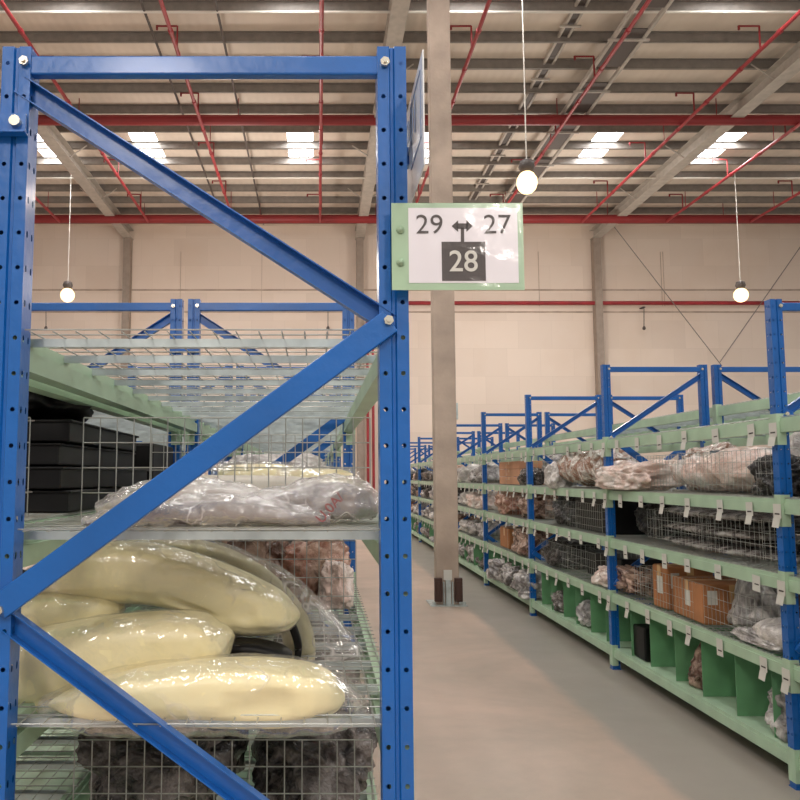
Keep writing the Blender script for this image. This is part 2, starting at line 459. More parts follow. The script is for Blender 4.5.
def wall_mat():
    m = bpy.data.materials.new('wall_panels'); m.use_nodes = True
    nt = m.node_tree; b = nt.nodes['Principled BSDF']; b.inputs['Roughness'].default_value = .55
    tc = nt.nodes.new('ShaderNodeTexCoord'); mp = nt.nodes.new('ShaderNodeMapping')
    mp.inputs['Rotation'].default_value = (math.pi / 2, 0, 0)
    nt.links.new(tc.outputs['Object'], mp.inputs[0])
    br = nt.nodes.new('ShaderNodeTexBrick'); br.inputs['Scale'].default_value = 1; br.inputs['Brick Width'].default_value = 1.25
    br.inputs['Row Height'].default_value = 1.05; br.inputs['Mortar Size'].default_value = .004; br.offset = .35
    br.inputs['Color1'].default_value = lin((228, 212, 198)); br.inputs['Color2'].default_value = lin((220, 204, 190)); br.inputs['Mortar'].default_value = lin((210, 194, 180))
    nt.links.new(mp.outputs[0], br.inputs['Vector'])
    n = nt.nodes.new('ShaderNodeTexNoise'); n.inputs['Scale'].default_value = .45; n.inputs['Detail'].default_value = 5
    nt.links.new(tc.outputs['Object'], n.inputs['Vector'])
    mx = nt.nodes.new('ShaderNodeMixRGB'); mx.inputs[2].default_value = lin((212, 190, 170))
    mr = nt.nodes.new('ShaderNodeMapRange'); mr.inputs[1].default_value = .45; mr.inputs[2].default_value = .75; mr.inputs[4].default_value = .5
    nt.links.new(n.outputs[0], mr.inputs[0]); nt.links.new(mr.outputs[0], mx.inputs[0]); nt.links.new(br.outputs[0], mx.inputs[1])
    nt.links.new(mx.outputs[0], b.inputs['Base Color'])
    return m
def roof_mat():
    m = pbr('roof_sheet', (216, 203, 188), .6, vary=.05, vscale=.8)
    nt = m.node_tree; b = nt.nodes['Principled BSDF']; tc = nt.nodes.new('ShaderNodeTexCoord')
    w = nt.nodes.new('ShaderNodeTexWave'); w.bands_direction = 'X'; w.inputs['Scale'].default_value = 1.6
    nt.links.new(tc.outputs['Object'], w.inputs['Vector'])
    bp = nt.nodes.new('ShaderNodeBump'); bp.inputs['Strength'].default_value = .15; bp.inputs['Distance'].default_value = .03
    nt.links.new(w.outputs[0], bp.inputs['Height']); nt.links.new(bp.outputs[0], b.inputs['Normal'])
    return m

X0, X1, YB, YW, ZC = -19, 27, -8, 29.6, 11.0
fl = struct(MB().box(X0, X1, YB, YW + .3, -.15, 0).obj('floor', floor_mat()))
wl = struct(MB().box(X0, X1, YW, YW + .25, 0, ZC + .3).obj('wall_back', wall_mat()))
# skylight openings cut out of the roof sheet (strips of translucent sheet)
sky_x = [-7.8, -4.9, -.5, 3.0, 8.1, 11.5, 15.6]; sky_w = .36
sky_rows = [(20.9, 23.3), (12.4, 14.8), (4.6, 7.0), (-3.4, -1.0)]
def in_sky(xa, xb, ya, yb):
    xm, ym = (xa + xb) / 2, (ya + yb) / 2
    return any(abs(xm - s) < sky_w for s in sky_x) and any(a < ym < b for a, b in sky_rows)
xs = sorted([X0, X1] + [s + d for s in sky_x for d in (-sky_w, sky_w)])
ys = sorted([YB, YW + .25] + [y for r in sky_rows for y in r])
mb = MB()
for i in range(len(xs) - 1):
    for j in range(len(ys) - 1):
        if not in_sky(xs[i], xs[i + 1], ys[j], ys[j + 1]): mb.box(xs[i], xs[i + 1], ys[j], ys[j + 1], ZC, ZC + .08)
ceil = struct(mb.obj('ceiling', roof_mat()))
n_sky = 0
for (a, b_) in sky_rows:
    for s in sky_x:
        n_sky += 1
        o = struct(MB().box(s - sky_w, s + sky_w, a, b_, ZC + .02, ZC + .06).obj('window_%d' % n_sky, SKY))
        ld = bpy.data.lights.new('skylight_light', 'AREA'); ld.shape = 'RECTANGLE'; ld.size = .7; ld.size_y = 2.3; ld.energy = 90
        ld.color = (1, .97, .93)
        lo = bpy.data.objects.new('skylight_light', ld); C.objects.link(lo); lo.location = (s, (a + b_) / 2, ZC - .01); lo.parent = o

def purlin(y):
    m = MB(); z = ZC - .20
    m.box(X0, X1, y, y + .006, z, ZC - .001); m.box(X0, X1, y, y + .075, z, z + .006); m.box(X0, X1, y + .069, y + .075, z, z + .03)
    m.box(X0, X1, y - .06, y, ZC - .012, ZC - .002)
    return m.obj('purlin', STEEL, ceil)
yq = 16.3 - 1.125 * 20
while yq < YW - .3:
    if yq > YB: purlin(yq)
    yq += 1.125
def ibeam(m, a, b, w, h, t=.012):
    a = Vector(a); b = Vector(b); hw = w / 2
    poly = [(-hw, 0), (hw, 0), (hw, t), (t / 2, t), (t / 2, h - t), (hw, h - t), (hw, h), (-hw, h), (-hw, h - t), (-t / 2, h - t), (-t / 2, t), (-hw, t)]
    m.extrude(poly, a, b)
for x in (-15.9, -7.15, 1.57, 10.45, 19.1):
    m = MB(); ibeam(m, (x, YB, ZC - .56), (x, YW - .02, ZC - .56), .34, .36)
    m.obj('rafter', RAFT, ceil)
    m = MB(); m.box(x - .13, x + .13, YW - .36, YW - .002, 0, ZC - .57)
    m.obj('wall_column', WCOL, wl)
    for yy in (8.4 - 1, 12.9 - .1, 17.4, 21.9, 25.3):
        m = MB(); m.tube((x, yy, ZC - .54), (x - .6, yy, ZC - .12), .018, 6); m.tube((x, yy, ZC - .54), (x + .6, yy, ZC - .12), .018, 6)
        m.obj('fly_brace', RAFT, ceil)
# cross bracing cables, seams and girt lines on the wall
for a, b_ in ((at(612, 224, YW - .38), at(722, 366, YW - .38)), (at(840, 190, YW - .4), at(720, 362, YW - .4))):
    MB().tube(a, b_, .015, 6).obj('bracing_rod', STEEL, wl)
for yy in (290, 312):
    z = at(400, yy, YW).z; MB().box(X0, X1, YW - .03, YW - .001, z - .03, z + .03).obj('wall_trim', CONC, wl)
for px in (181, 262, 538, 660, 662.5):
    p = at(px, 250, YW); MB().box(p.x - .007, p.x + .007, YW - .02, YW, 7.9, ZC - 1).obj('hanging_rod', CONC, wl)
# red steel tie beams crossing the roof, and thin white tubes added for skylit purlin edges
for (y, z, s, lab) in ((19.3, 1.55 + 8.88, .13, 'broad red main pipe spanning the roof nearer the camera'), (26.9, 1.55 + 8.83, .15, 'red main pipe running level just in front of the back wall top')):
    m = MB(); m.tube((X0, y, z), (X1, y, z), s, 12); 
    x = X0 + 1
    while x < X1:
        m.tube((x, y, z), (x, y, ZC), .012, 6); x += 4.0
    tag(m.obj('main_pipe', REDBEAM), lab, 'pipe')
for (y, z) in ((24.0, 1.55 + 9.18), (15.1, 1.55 + 9.18)):  # pale tubes added to stand for skylight caught on purlin edges
    tag(MB().tube((X0, y, z), (X1, y, z), .026, 8).obj('conduit', WHITEP), 'pale bar added as a lit purlin edge ' + ('beyond the red main pipe' if y > 20 else 'at the top edge of the photo'), 'conduit')  # added stand-in for a skylit purlin edge, not a conduit
# red wall pipe and risers
m = MB(); a = at(364, 303, YW - .2); b_ = at(775, 301.5, YW - .2); m.tube((1.2, a.y, a.z), (b_.x + 1, a.y, a.z), .075, 10)
x = 3.0
while x < 17: m.box(x - .04, x + .04, a.y, YW, a.z - .02, a.z + .02); x += 3.1
tag(m.obj('wall_pipe', RED), 'thin red pipe running level across the back wall above the racks', 'pipe')
for px, w_ in ((368, 'left'), (373.5, 'right')):
    p = at(px, 450, YW - .45)
    tag(MB().tube((p.x, p.y, 0), (p.x, p.y, a.z), .05, 8).obj('riser_pipe', RED), f'{w_} of two upright red pipes seen behind the foreground rack', 'pipe', None)
# sprinkler branch pipes along the building with hooked drops
pipe_x = [-8.9, -5.85, -2.9, .07, 3.16, 6.1, 9.1, 12.0, 14.9]
pdesc = ['far-left', 'second from the left', 'third from the left', 'central, straight above the foreground rack', 'just right of the concrete column',
         'right of the tall hanging lamp', 'beside the pale right-hand rafter', 'second from the right', 'far-right']
for i, x in enumerate(pipe_x):
    z = HC + 8.72
    t = thing('sprinkler_pipe', f'red sprinkler branch pipe running away under the roof, {pdesc[i]}', 'pipe', (x, 0, z))
    m = MB(); m.tube((0, YB + .5, 0), (0, 26.84, 0), .042, 8)
    y = YB + 2
    while y < 26: m.tube((0, y - .05, 0), (0, y + .05, 0), .055, 8); y += 1.5
    m.obj('branch_pipe', RED, t)
    y = 1.2 + (i % 2) * 1.2
    while y < 26:
        m = MB(); m.tube((0, y, .02), (0, y, .52), .02, 6); m.tube((0, y, .52), (-.42, y, .52), .02, 6); m.tube((-.42, y, .53), (-.42, y, .44), .026, 6)
        m.obj('sprinkler_hook', REDBEAM, t)
        y += 2.9
    for y in (8, 12.2, 20.4, 25.5):
        MB().tube((0.05, y, 0), (0.05, y, ZC - z - .1), .011, 6).obj('hanger_rod', RED, t)
# cable trays (ladder type) and dark conduits
def tray(x, w, z, lab, seg, gap, rail, y0=YB + 1, y1=YW - 2):
    m = MB()
    for s in (-w / 2, w / 2): m.box(x + s - rail / 2, x + s + rail / 2, y0, y1, z, z + .08, 1)
    y = y0
    while y < y1:
        m.box(x - w / 2, x + w / 2, y, y + seg, z + .03, z + .05); y += seg + gap
    y = y0 + .3
    while y < y1:
        m.box(x - w / 2 - .12, x + w / 2 + .12, y, y + .05, z - .04, z, 1); y += 2.25
    tag(m.obj('cable_tray', [DKSTEEL, RAFT]), lab, 'cable tray')
tray(5.25, .20, ZC - .12, 'narrow pale-railed cable tray running up the roof right of the concrete column', 4, .02, .05)
tray(6.45, .62, ZC - .42, 'wide dark cable tray hung beside a red sprinkler pipe', 1.5, .75, .07)
for x, lab in ((-3.45, 'thin dark conduit running up the roof, left of the foreground rack middle'), (-2.0, 'thin dark conduit running up the roof toward the central lamp strip')):
    tag(MB().tube((x, YB, ZC - .25), (x, YW - 1, ZC - .25), .03, 6).obj('conduit', DKSTEEL), lab, 'conduit')

# concrete column in the aisle
cx, cy = 1.567, 9.95
col = thing('concrete_column', 'tall grey-beige column standing in the aisle, steel guards at its foot', 'column', (cx, cy + .03, 0))
MB().box(-.137, .137, -.16, .02, 0, ZC - .56).obj('shaft', CONC, col, bevel=.01)
for s in (-1, 1):
    m = MB(); m.box(s * .122 - .045, s * .122 + .045, -.23, -.16, .05, .33); m.box(s * .122 - .03, s * .122 + .03, -.24, -.225, .08, .30)
    m.obj('corner_guard', BROWN, col, bevel=.008)
m = MB(); m.box(-.03, .03, -.20, -.162, 0, .30); m.box(-.06, -.045, -.20, -.162, 0, .28); m.box(.045, .06, -.20, -.162, 0, .28); m.box(-.22, .22, -.25, .2, 0, .012)
m.tube((-.18, -.225, .01), (-.18, -.225, .05), .02, 6); m.tube((.18, -.225, .01), (.18, -.225, .05), .02, 6)
m.obj('base_plate', GALV, col)
MB().box(-.05, .05, -.168, -.162, .30, .42).obj('notice', TAG, col)
MB().box(.137, .165, -.12, .0, 2.25, 2.45).obj('switch_box', GALV, col)

# ---------------------------------------------------------------- lamps
def lamp(p, lab, rod, R=.16):
    t = thing('pendant_lamp', lab, 'lamp', tuple(p), 0, 'warm lamps hanging from the roof')
    MB().tube((0, 0, .45), (0, 0, rod), .012, 6).obj('cable', WHITEP, t)
    MB().lathe((0, 0, 0), [(.05, .45), (.12, .43), (.15, .32), (.10, .22)], 16).obj('ballast_housing', DKSTEEL, t, True)
    MB().lathe((0, 0, 0), [(.06, .24), (R * .7, .19), (R, .10), (R * 1.05, .0), (R * .9, -.09), (R * .55, -.16), (.02, -.19)], 20).obj('bulb', LAMP, t, True)
    ld = bpy.data.lights.new('bulb_light', 'POINT'); ld.energy = 260; ld.color = (1, .84, .68); ld.shadow_soft_size = .18
    lo = bpy.data.objects.new('bulb_light', ld); C.objects.link(lo); lo.parent = t; lo.location = (0, 0, -.15)
p = at(527, 184, 14.2); lamp(p, 'large glowing pendant lamp on a long white cord above the numbered sign', ZC - p.z - .1, .18)
p = at(741, 296, 23.7); lamp(p, 'glowing pendant lamp hanging in front of the back wall at right', ZC - p.z - .1, .2)
p = at(67.5, 296, 23.7); lamp(p, 'glowing pendant lamp seen at left above the foreground rack', ZC - p.z - .1, .2)
# added fill lights without fixtures, brightening the roof and the rack fronts
def fill(x, y, z, e, col=(1, .91, .83)):
    ld = bpy.data.lights.new('fill_light', 'POINT'); ld.energy = e; ld.color = col; ld.shadow_soft_size = .5
    lo = bpy.data.objects.new('fill_light', ld); C.objects.link(lo); lo.location = (x, y, z)
for (x, y) in ((-8, 6), (14, 8), (-2.5, 22), (6.5, 24)): fill(x, y, 7.2, 480)
for (x, y) in ((-1.6, -4.2), (2.6, -5.5)): fill(x, y, 5.2, 600)
# small pull cords hanging on the back wall
for px, w_ in ((46, 'left of the left-hand lamp'), (328, 'behind the foreground rack top'), (644, 'under the red wall pipe')):
    p0 = at(px, 307, YW - .3); p1 = at(px, 326, YW - .3)
    m = MB(); m.tube(p0, p1, .014, 6); m.lathe((p1.x, p1.y, p1.z - .12), [(.02, .12), (.06, .06), (.06, 0), (.02, -.03)], 10); m.box(p0.x - .05, p0.x + .05, p0.y, YW, p0.z - .02, p0.z + .02)
    tag(m.obj('pull_cord', DKSTEEL), 'small dark pull cord hanging at the back wall, ' + w_, 'cord')

# ---------------------------------------------------------------- signs on the foreground rack
YS = 1.615
a = at(392, 290, YS); b_ = at(522.5, 203, YS)
sg = thing('aisle_sign', 'rectangular aisle sign reading 29, 27 and 28 bolted to the blue post', 'sign', ((a.x + b_.x) / 2, YS, (a.z + b_.z) / 2))
w, h = (b_.x - a.x), (b_.z - a.z)
MB().box(-w / 2, w / 2, .0, .002, -h / 2, h / 2).obj('backing_plate', SHEETG, sg)
def loc(px, py):
    p = at(px, py, YS); return p.x - sg.location.x, p.z - sg.location.z
pa = loc(409, 283); pb = loc(517, 208)
MB().box(pa[0], pb[0], -.001, .0, pa[1], pb[1]).obj('paper', PAPER, sg)
ta, tb = loc(442, 281), loc(485, 242)
MB().box(ta[0], tb[0], -.0018, -.001, ta[1], tb[1]).obj('black_square', INK, sg)
R90 = (math.pi / 2, 0, 0)
def stext(s, px, py, hpx, mat, sx=1, y=-.0022, bold=0):
    x, z = loc(px, py); sz = hpx * YS / 800 / .97 / .70
    text('number', s, sz, mat, (x, y, z), R90, sg, sx, bold)
stext('29', 429.3, 225.5, 19.4, INK, 1.02, -.0016, -.0002); stext('27', 497, 225.5, 19.4, INK, 1.02, -.0016, -.0002); stext('28', 463.3, 262.5, 21, TAG, .98, -.0026, .0004)
m = MB()
def poly2(pts, y=-.0018):
    q = [loc(*p) for p in pts]; f = [(x, y, z) for x, z in q]; m.q(f); m.q([(x, y + .0007, z) for x, z in reversed(q)])
poly2([(457, 229), (457, 223.6), (467.5, 223.6), (467.5, 229)][::1])
poly2([(451.5, 226.3), (458, 220.5), (458, 232)]); poly2([(472.5, 226.3), (466.3, 232), (466.3, 220.5)])
poly2([(460.7, 242), (460.7, 228), (464, 228), (464, 242)])
m.obj('double_arrow', INK, sg)
m = MB(); pa2, pb2 = loc(407.5, 287), loc(519.5, 204.5)
nx, nz = 40, 30; V = []
for j in range(nz + 1):
    for i in range(nx + 1):
        x = pa2[0] + (pb2[0] - pa2[0]) * i / nx; z = pa2[1] + (pb2[1] - pa2[1]) * j / nz
        m.v.append((x, -.0042 - .0012 * noise.noise((x * 14, z * 14, 3)), z))
for j in range(nz):
    for i in range(nx):
        q = j * (nx + 1) + i; m.f.append((q, q + 1, q + nx + 2, q + nx + 1)); m.m.append(0)
m.obj('plastic_sleeve', CLEAR, sg, True)
for py in (230, 262.5):
    x, z = loc(400.5, py)
    m = MB(); m.tube((x, 0, z), (x, -.006, z), .0085, 14, r2=.0075); m.tube((x, -.006, z), (x, -.009, z), .005, 8)
    m.obj('bolt', SHEETG, sg, True)
m = MB(); x, z = loc(398, 246); m.box(x - .01, x + .01, .002, .036, z - .06, z + .06); m.obj('bracket', SHEETG, sg)

c = .205
Yn, Yf = 1.50, 1.80
zt = HC + .835; zb = HC + .60
ss = thing('aisle_side_sign', 'white laminated sign jutting edge-on from the right blue post, blue characters', 'sign', (c, (Yn + Yf) / 2, (zt + zb) / 2))
hh = (zt - zb) / 2; hl = (Yf - Yn) / 2
MB().box(0, .003, -hl, hl, -hh, hh).obj('panel', pbr('laminate', (226, 228, 226), .25, coat=.4), ss, bevel=.001)
# frame outline and characters face the aisle camera side (-X)
text('characters', '801', .12, TXTBLUE, (-.002, .03, .035), (math.pi / 2, 0, -math.pi / 2), ss, 1.1, -.001)
m = MB(); m.box(-.0015, 0, -hl + .03, -hl + .032, -.05, .09); m.box(-.0015, 0, -hl + .03, hl - .10, -.05, -.048); m.box(-.0015, 0, -hl + .03, hl - .10, .09, .092); m.box(-.0015, 0, hl - .102, hl - .10, -.05, .09)
m.obj('outline', TXTBLUE, ss)
MB().box(-.016, 0, hl - .06, hl - .03, -.02, .02).obj('bracket', BLUE, ss)

# ---------------------------------------------------------------- goods
def loft(stations, seg=28, sub=8, exp=2.6, disp=None):
    """stations: (centre Vector, half height, half depth); rings stand square to the spine"""
    cs = [Vector(s[0]) for s in stations]; n = len(cs)
    def cr(a, b, c_, d, t): return .5 * ((2 * b) + (-a + c_) * t + (2 * a - 5 * b + 4 * c_ - d) * t * t + (-a + 3 * b - 3 * c_ + d) * t ** 3)
    P = []
    for i in range(n - 1):
        for k in range(sub):
            t = k / sub; ids = [max(0, i - 1), i, i + 1, min(n - 1, i + 2)]
            p = cr(*[cs[j] for j in ids], t); hh_ = max(.001, cr(*[stations[j][1] for j in ids], t)); dd = max(.001, cr(*[stations[j][2] for j in ids], t))
            P.append((p, hh_, dd))
    P.append((cs[-1], stations[-1][1], stations[-1][2]))
    m = MB(); N = len(P)
    for i, (p, hh_, dd) in enumerate(P):
        tg = (P[min(N - 1, i + 1)][0] - P[max(0, i - 1)][0]).normalized()
        dep = Vector((0, 1, 0)) if abs(tg.y) < .7 else Vector((1, 0, 0))
        dep = (dep - tg * dep.dot(tg)).normalized(); upv = tg.cross(dep)
        if upv.z < 0: upv = -upv
        for k in range(seg):
            a_ = 2 * math.pi * k / seg; ca, sa = math.cos(a_), math.sin(a_)
            x = math.copysign(abs(ca) ** (2 / exp), ca); y = math.copysign(abs(sa) ** (2 / exp), sa)
            v = p + dep * (-x * dd) + upv * (y * hh_)
            if disp: v = disp(v, (v - p), i / (N - 1), a_)
            m.v.append(tuple(v))
    for i in range(N - 1):
        for k in range(seg):
            j = (k + 1) % seg; m.f.append((i * seg + k, i * seg + j, (i + 1) * seg + j, (i + 1) * seg + k)); m.m.append(0)
    m.f.append(tuple(reversed(range(seg)))); m.m.append(0); m.f.append(tuple((N - 1) * seg + k for k in range(seg))); m.m.append(0)
    return m
def pst(rows, Y, dep):
    """rows of (px, y_top, y_bottom[, depth factor[, dY]])"""
    out = []
    for r_ in rows:
        f = r_[3] if len(r_) > 3 else 1; yy = Y + (r_[4] if len(r_) > 4 else 0)
        a_ = at(r_[0], r_[1], yy); b2 = at(r_[0], r_[2], yy); out.append(((a_ + b2) / 2, (a_ - b2).length / 2, dep * f))
    return out
def wrinkle(sc, amp, off, grow):
    def f(v, r_, t, a_):
        q = Vector((v.x * sc, v.y * sc * .6, v.z * sc)) + Vector((off, 0, 0))
        w_ = 1 - abs(noise.noise(q)) * 2; w2 = noise.noise(q * 2.7)
        rn = r_.normalized() if r_.length > 1e-6 else Vector((0, 0, 0))
        return v + rn * (grow + amp * (w_ - .5) + amp * .6 * w2)
    return f
def recess(cpx, cpy, rx, ry, Y, depth, ang=0):
    c0 = at(cpx, cpy, Y); s_ = Y / 800
    def f(v, r_, t, a_):
        if r_.y > 0: return v
        dx, dz = (v.x - c0.x) / s_, (v.z - c0.z) / s_
        x_ = dx * math.cos(ang) + dz * math.sin(ang); z_ = -dx * math.sin(ang) + dz * math.cos(ang)
        q = math.hypot(x_ / rx, z_ / ry)
        e = min(1, max(0, (1.15 - q) / .3)); e = e * e * (3 - 2 * e)
        sa = math.sin(a_); ch = .022 * min(1, max(0, (-.15 - sa) / .25))
        return v + Vector((0, ch + depth * e * (1 - .55 * math.exp(-((z_ / ry + .1) / .22) ** 2)), 0))
    return f

def part_in_bag(name, label, cat, rows, Y, dep, mat, disp=None, sub=14, seg=48, wrap=True, group=None, exp=3.6, seed=0, filmmat=None, extend=None):
    st = pst(rows, Y, dep); base = min(s[0].z - s[1] for s in st)
    org = Vector((sum(s[0].x for s in st) / len(st), Y, base))
    t = thing(name, label, cat, tuple(org), 0, group)
    st2 = [(s[0] - org, s[1], s[2]) for s in st]
    d2 = (lambda v, r_, tt, a_: disp(v + org, r_, tt, a_) - org) if disp else None
    loft(st2, seg, sub, exp, d2).obj('moulded_part', mat, t, True)
    if wrap:
        stw = pst(extend, Y, dep) if extend else st
        stw = [(s[0] - org, s[1], s[2]) for s in stw]
        loft(stw, 64, 18, exp, wrinkle(16, .0035, seed * 3.1, .0025)).obj('plastic_wrap', filmmat or FILM, t, True)
    return t

# shelf at 1.04 m: pale yellow bumper covers in clear bags
part_in_bag('bumper_cover', 'bottom pale yellow bumper cover in clear plastic, lying along the front of the middle shelf', 'car part',
    [(52, 700, 704, .3), (75, 688, 714, .8), (110, 677, 722), (180, 664, 724), (250, 660, 727), (300, 664, 724), (322, 671, 719, .85), (336, 682, 712, .6), (345, 693, 700, .2)], 1.80, .085, FOAM,
    disp=recess(265, 706, 42, 12, 1.715, .018, .03), seed=1, extend=[(42, 698, 712, .3), (75, 684, 724, .8), (110, 672, 730), (180, 662, 730), (250, 658, 731), (300, 662, 731), (335, 676, 728, .9), (366, 705, 722, .4)])
part_in_bag('bumper_cover', 'wide pale yellow bumper cover with an oval recess, resting on the bottom one', 'car part',
    [(12, 640, 712, .8), (40, 630, 712), (80, 622, 700), (120, 616, 688), (165, 613, 680), (198, 614, 674, .95), (216, 619, 664, .8), (227, 625, 649, .5), (233, 631, 638, .2)], 1.93, .10, FOAM,
    disp=recess(168, 664, 40, 13, 1.84, .02, .12), seed=2)
part_in_bag('bumper_cover', 'short rounded pale yellow bumper end at the left of the pile, between two larger ones', 'car part',
    [(5, 602, 640, .7), (40, 592, 636), (80, 591, 630), (108, 596, 622, .8), (122, 604, 613, .4)], 2.10, .09, FOAM, seed=3)
part_in_bag('bumper_cover', 'topmost long pale yellow bumper cover of the pile, tapering to the right', 'car part',
    [(35, 566, 596, .6), (80, 548, 600), (120, 542, 602), (165, 548, 606), (205, 560, 618), (240, 574, 634), (270, 588, 635, .9), (286, 599, 631, .7), (296, 608, 624, .4), (300, 614, 619, .2)], 2.12, .10, FOAM,
    disp=recess(205, 606, 55, 11, 2.02, .02, -.3), seed=4)
part_in_bag('bumper_cover', 'olive-tinted curved bumper cover arching down behind the pale yellow pile', 'car part',
    [(120, 541, 552, .5), (165, 538, 556), (205, 542, 562), (240, 556, 580), (268, 575, 602), (292, 604, 634), (300, 636, 668), (292, 664, 690, .6)], 2.38, .07, FOAM2, seed=5,
    filmmat=FILM3, extend=[(118, 540, 556, .6), (165, 537, 562), (205, 540, 572), (240, 552, 595), (275, 570, 630), (308, 604, 680), (338, 640, 706), (364, 690, 714, .4)])
part_in_bag('bumper_grille', 'glossy black grille part glimpsed between the pale yellow bumper covers', 'car part',
    [(205, 645, 652, .5), (230, 640, 656), (255, 640, 662), (280, 646, 664), (292, 652, 660, .4)], 2.04, .05, BLACKP, seed=6, wrap=False)
part_in_bag('trim_strip', 'thin black rubber strip arching along the olive bumper cover', 'car part',
    [(205, 556, 560, .6), (240, 573, 580), (268, 592, 600), (288, 614, 622), (298, 640, 648), (296, 662, 668, .6)], 2.27, .02, BLACKP, wrap=False)

# shelf at 1.43 m: grey parts in loose bags with red print
gb = [
 ('grey moulding in a milky bag with red print, right on the upper shelf', [(225, 505, 519, .5), (260, 492, 520), (300, 482, 521), (335, 475, 521), (360, 482, 521, .9), (377, 500, 520, .5)], 1.86, .10),
 ('flat grey moulding in a clear bag along the front edge of the upper shelf', [(85, 518, 526, .4), (130, 506, 526), (180, 496, 526), (235, 494, 525), (285, 502, 525), (330, 512, 525, .5)], 1.77, .07),
 ('grey bagged moulding at the back left of the upper shelf, behind the blue diagonal', [(100, 500, 516, .5), (140, 484, 514), (190, 478, 512), (240, 484, 512), (275, 494, 511, .5)], 2.02, .10),
]
for i, (lab, rows, Y, dep) in enumerate(gb):
    t = part_in_bag('bagged_moulding', lab, 'car part', [(r_[0], r_[1] + 7, r_[2] - 2) + tuple(r_[3:]) for r_ in rows], Y, dep * .6, GREYP if i != 2 else pbr('pale_grey_part', (190, 182, 170), .5), seed=10 + i, filmmat=FILM2, wrap=False)
    st = [(s[0] - Vector(t.location), s[1], s[2]) for s in pst(rows, Y, dep)]
    loft(st, 96, 34, 2.2, wrinkle(19, .008, i * 5 + 2, .001)).obj('plastic_bag', FILM2, t, True)
    if i == 0:
        p = at(330, 508, Y - .14)
        text('printed_text', "U.0A/", .031, pbr('red_print', (140, 74, 74), .5), tuple(Vector(p) - Vector(t.location)), (math.pi / 2, -.85, 0), t)
part_in_bag('foam_pad', 'long white foam pad lying behind the grey bags on the upper shelf', 'foam pad', [(190, 474, 498, .8), (215, 475, 498), (290, 476, 498), (320, 480, 498, .6)], 2.45, .09, pbr('white_foam', (226, 220, 208), .7), wrap=False, exp=4)

# pale yellow parts farther back on the same shelf
def box_thing(name, label, cat, x, y, z, sx, sy, sz, mat, rz=0, group=None, tape=None, lab_=False):
    t = thing(name, label, cat, (x, y, z), rz, group)
    MB().box(-sx / 2, sx / 2, -sy / 2, sy / 2, 0, sz).obj('body', mat, t, bevel=min(sx, sz) * .05)
    if tape: 
        [MB().box(*q).obj('tape', tape, t) for q in ((-sx / 2 - .001, sx / 2 + .001, -.025, .025, sz - .001, sz + .001), (-.025, .025, -sy / 2 - .0015, -sy / 2, sz * .55, sz), (-sx / 2 - .0015, -sx / 2, -.025, .025, sz * .6, sz))]
    if lab_:
        MB().box(-sx / 2 - .002, -sx / 2, -.05, .03, sz * .35, sz * .75).obj('label', TAG, t); MB().box(-sx / 2 + .03, -sx / 2 + .09, -sy / 2 - .002, -sy / 2, sz * .5, sz * .85).obj('label', TAG, t)
    return t
for i, (xa, y, ww, hh_, lab) in enumerate(((-.22, 3.1, .32, .15, 'left of the two pale yellow packs at the back of the upper shelf'), (.0, 2.95, .26, .13, 'right of the two pale yellow packs at the back of the upper shelf'))):
    t = thing('bumper_cover', lab, 'car part', (xa, y, LV[3] + .012))
    loft([((-ww / 2, 0, hh_ / 2), hh_ * .42, .08), ((-ww / 4, 0, hh_ / 2), hh_ / 2, .11), ((ww / 4, 0, hh_ / 2), hh_ / 2, .11), ((ww / 2, 0, hh_ / 2), hh_ * .38, .07)], 24, 8, 3.4, wrinkle(18, .005, i, 0)).obj('moulded_part', FOAM, t, True)
    loft([((-ww / 2 - .02, 0, hh_ / 2 + .005), hh_ * .45, .1), ((-ww / 4, 0, hh_ / 2 + .005), hh_ / 2, .13), ((ww / 4, 0, hh_ / 2 + .005), hh_ / 2, .13), ((ww / 2 + .02, 0, hh_ / 2 + .005), hh_ * .4, .09)], 32, 10, 3, wrinkle(20, .008, i + 4, .006)).obj('plastic_wrap', FILM, t, True)

# stack of black trays in the neighbour row, seen through the mesh
xb = -1.14
for i in range(4):
    t = thing('parts_tray', 'black plastic tray in the stack behind the mesh at left, ' + ['lowest', 'second from the bottom', 'third from the bottom', 'topmost'][i], 'tray', (xb + (i % 2) * .03 - .01 * i, 2.82, LV[3] + .012 + i * .069), rnd.uniform(-.07, .07))
    m = MB(); m.box(-.40, .40, -.48, .48, 0, .062); m.box(-.41, .41, -.49, .49, .056, .064)
    m.obj('shell', BLACKP, t, bevel=.004)
    m = MB(); m.box(-.412, .3, -.493, -.488, .058, .062); m.obj('rim_edge', EDGE, t)
for i in range(3):
    box_thing('parts_case', 'dark case standing behind the black trays, ' + ['left', 'middle', 'right'][i] + ' of three', 'case', -1.4 + i * .28, 3.75, LV[3] + .012, .24, .5, .25, BLACKP, 0, 'dark cases behind the trays')
for i, (x, y, w_) in enumerate(((-.42, 2.1, .3), (-.05, 2.3, .35), (-.38, 2.75, .3), (.0, 2.9, .28))):
    pass

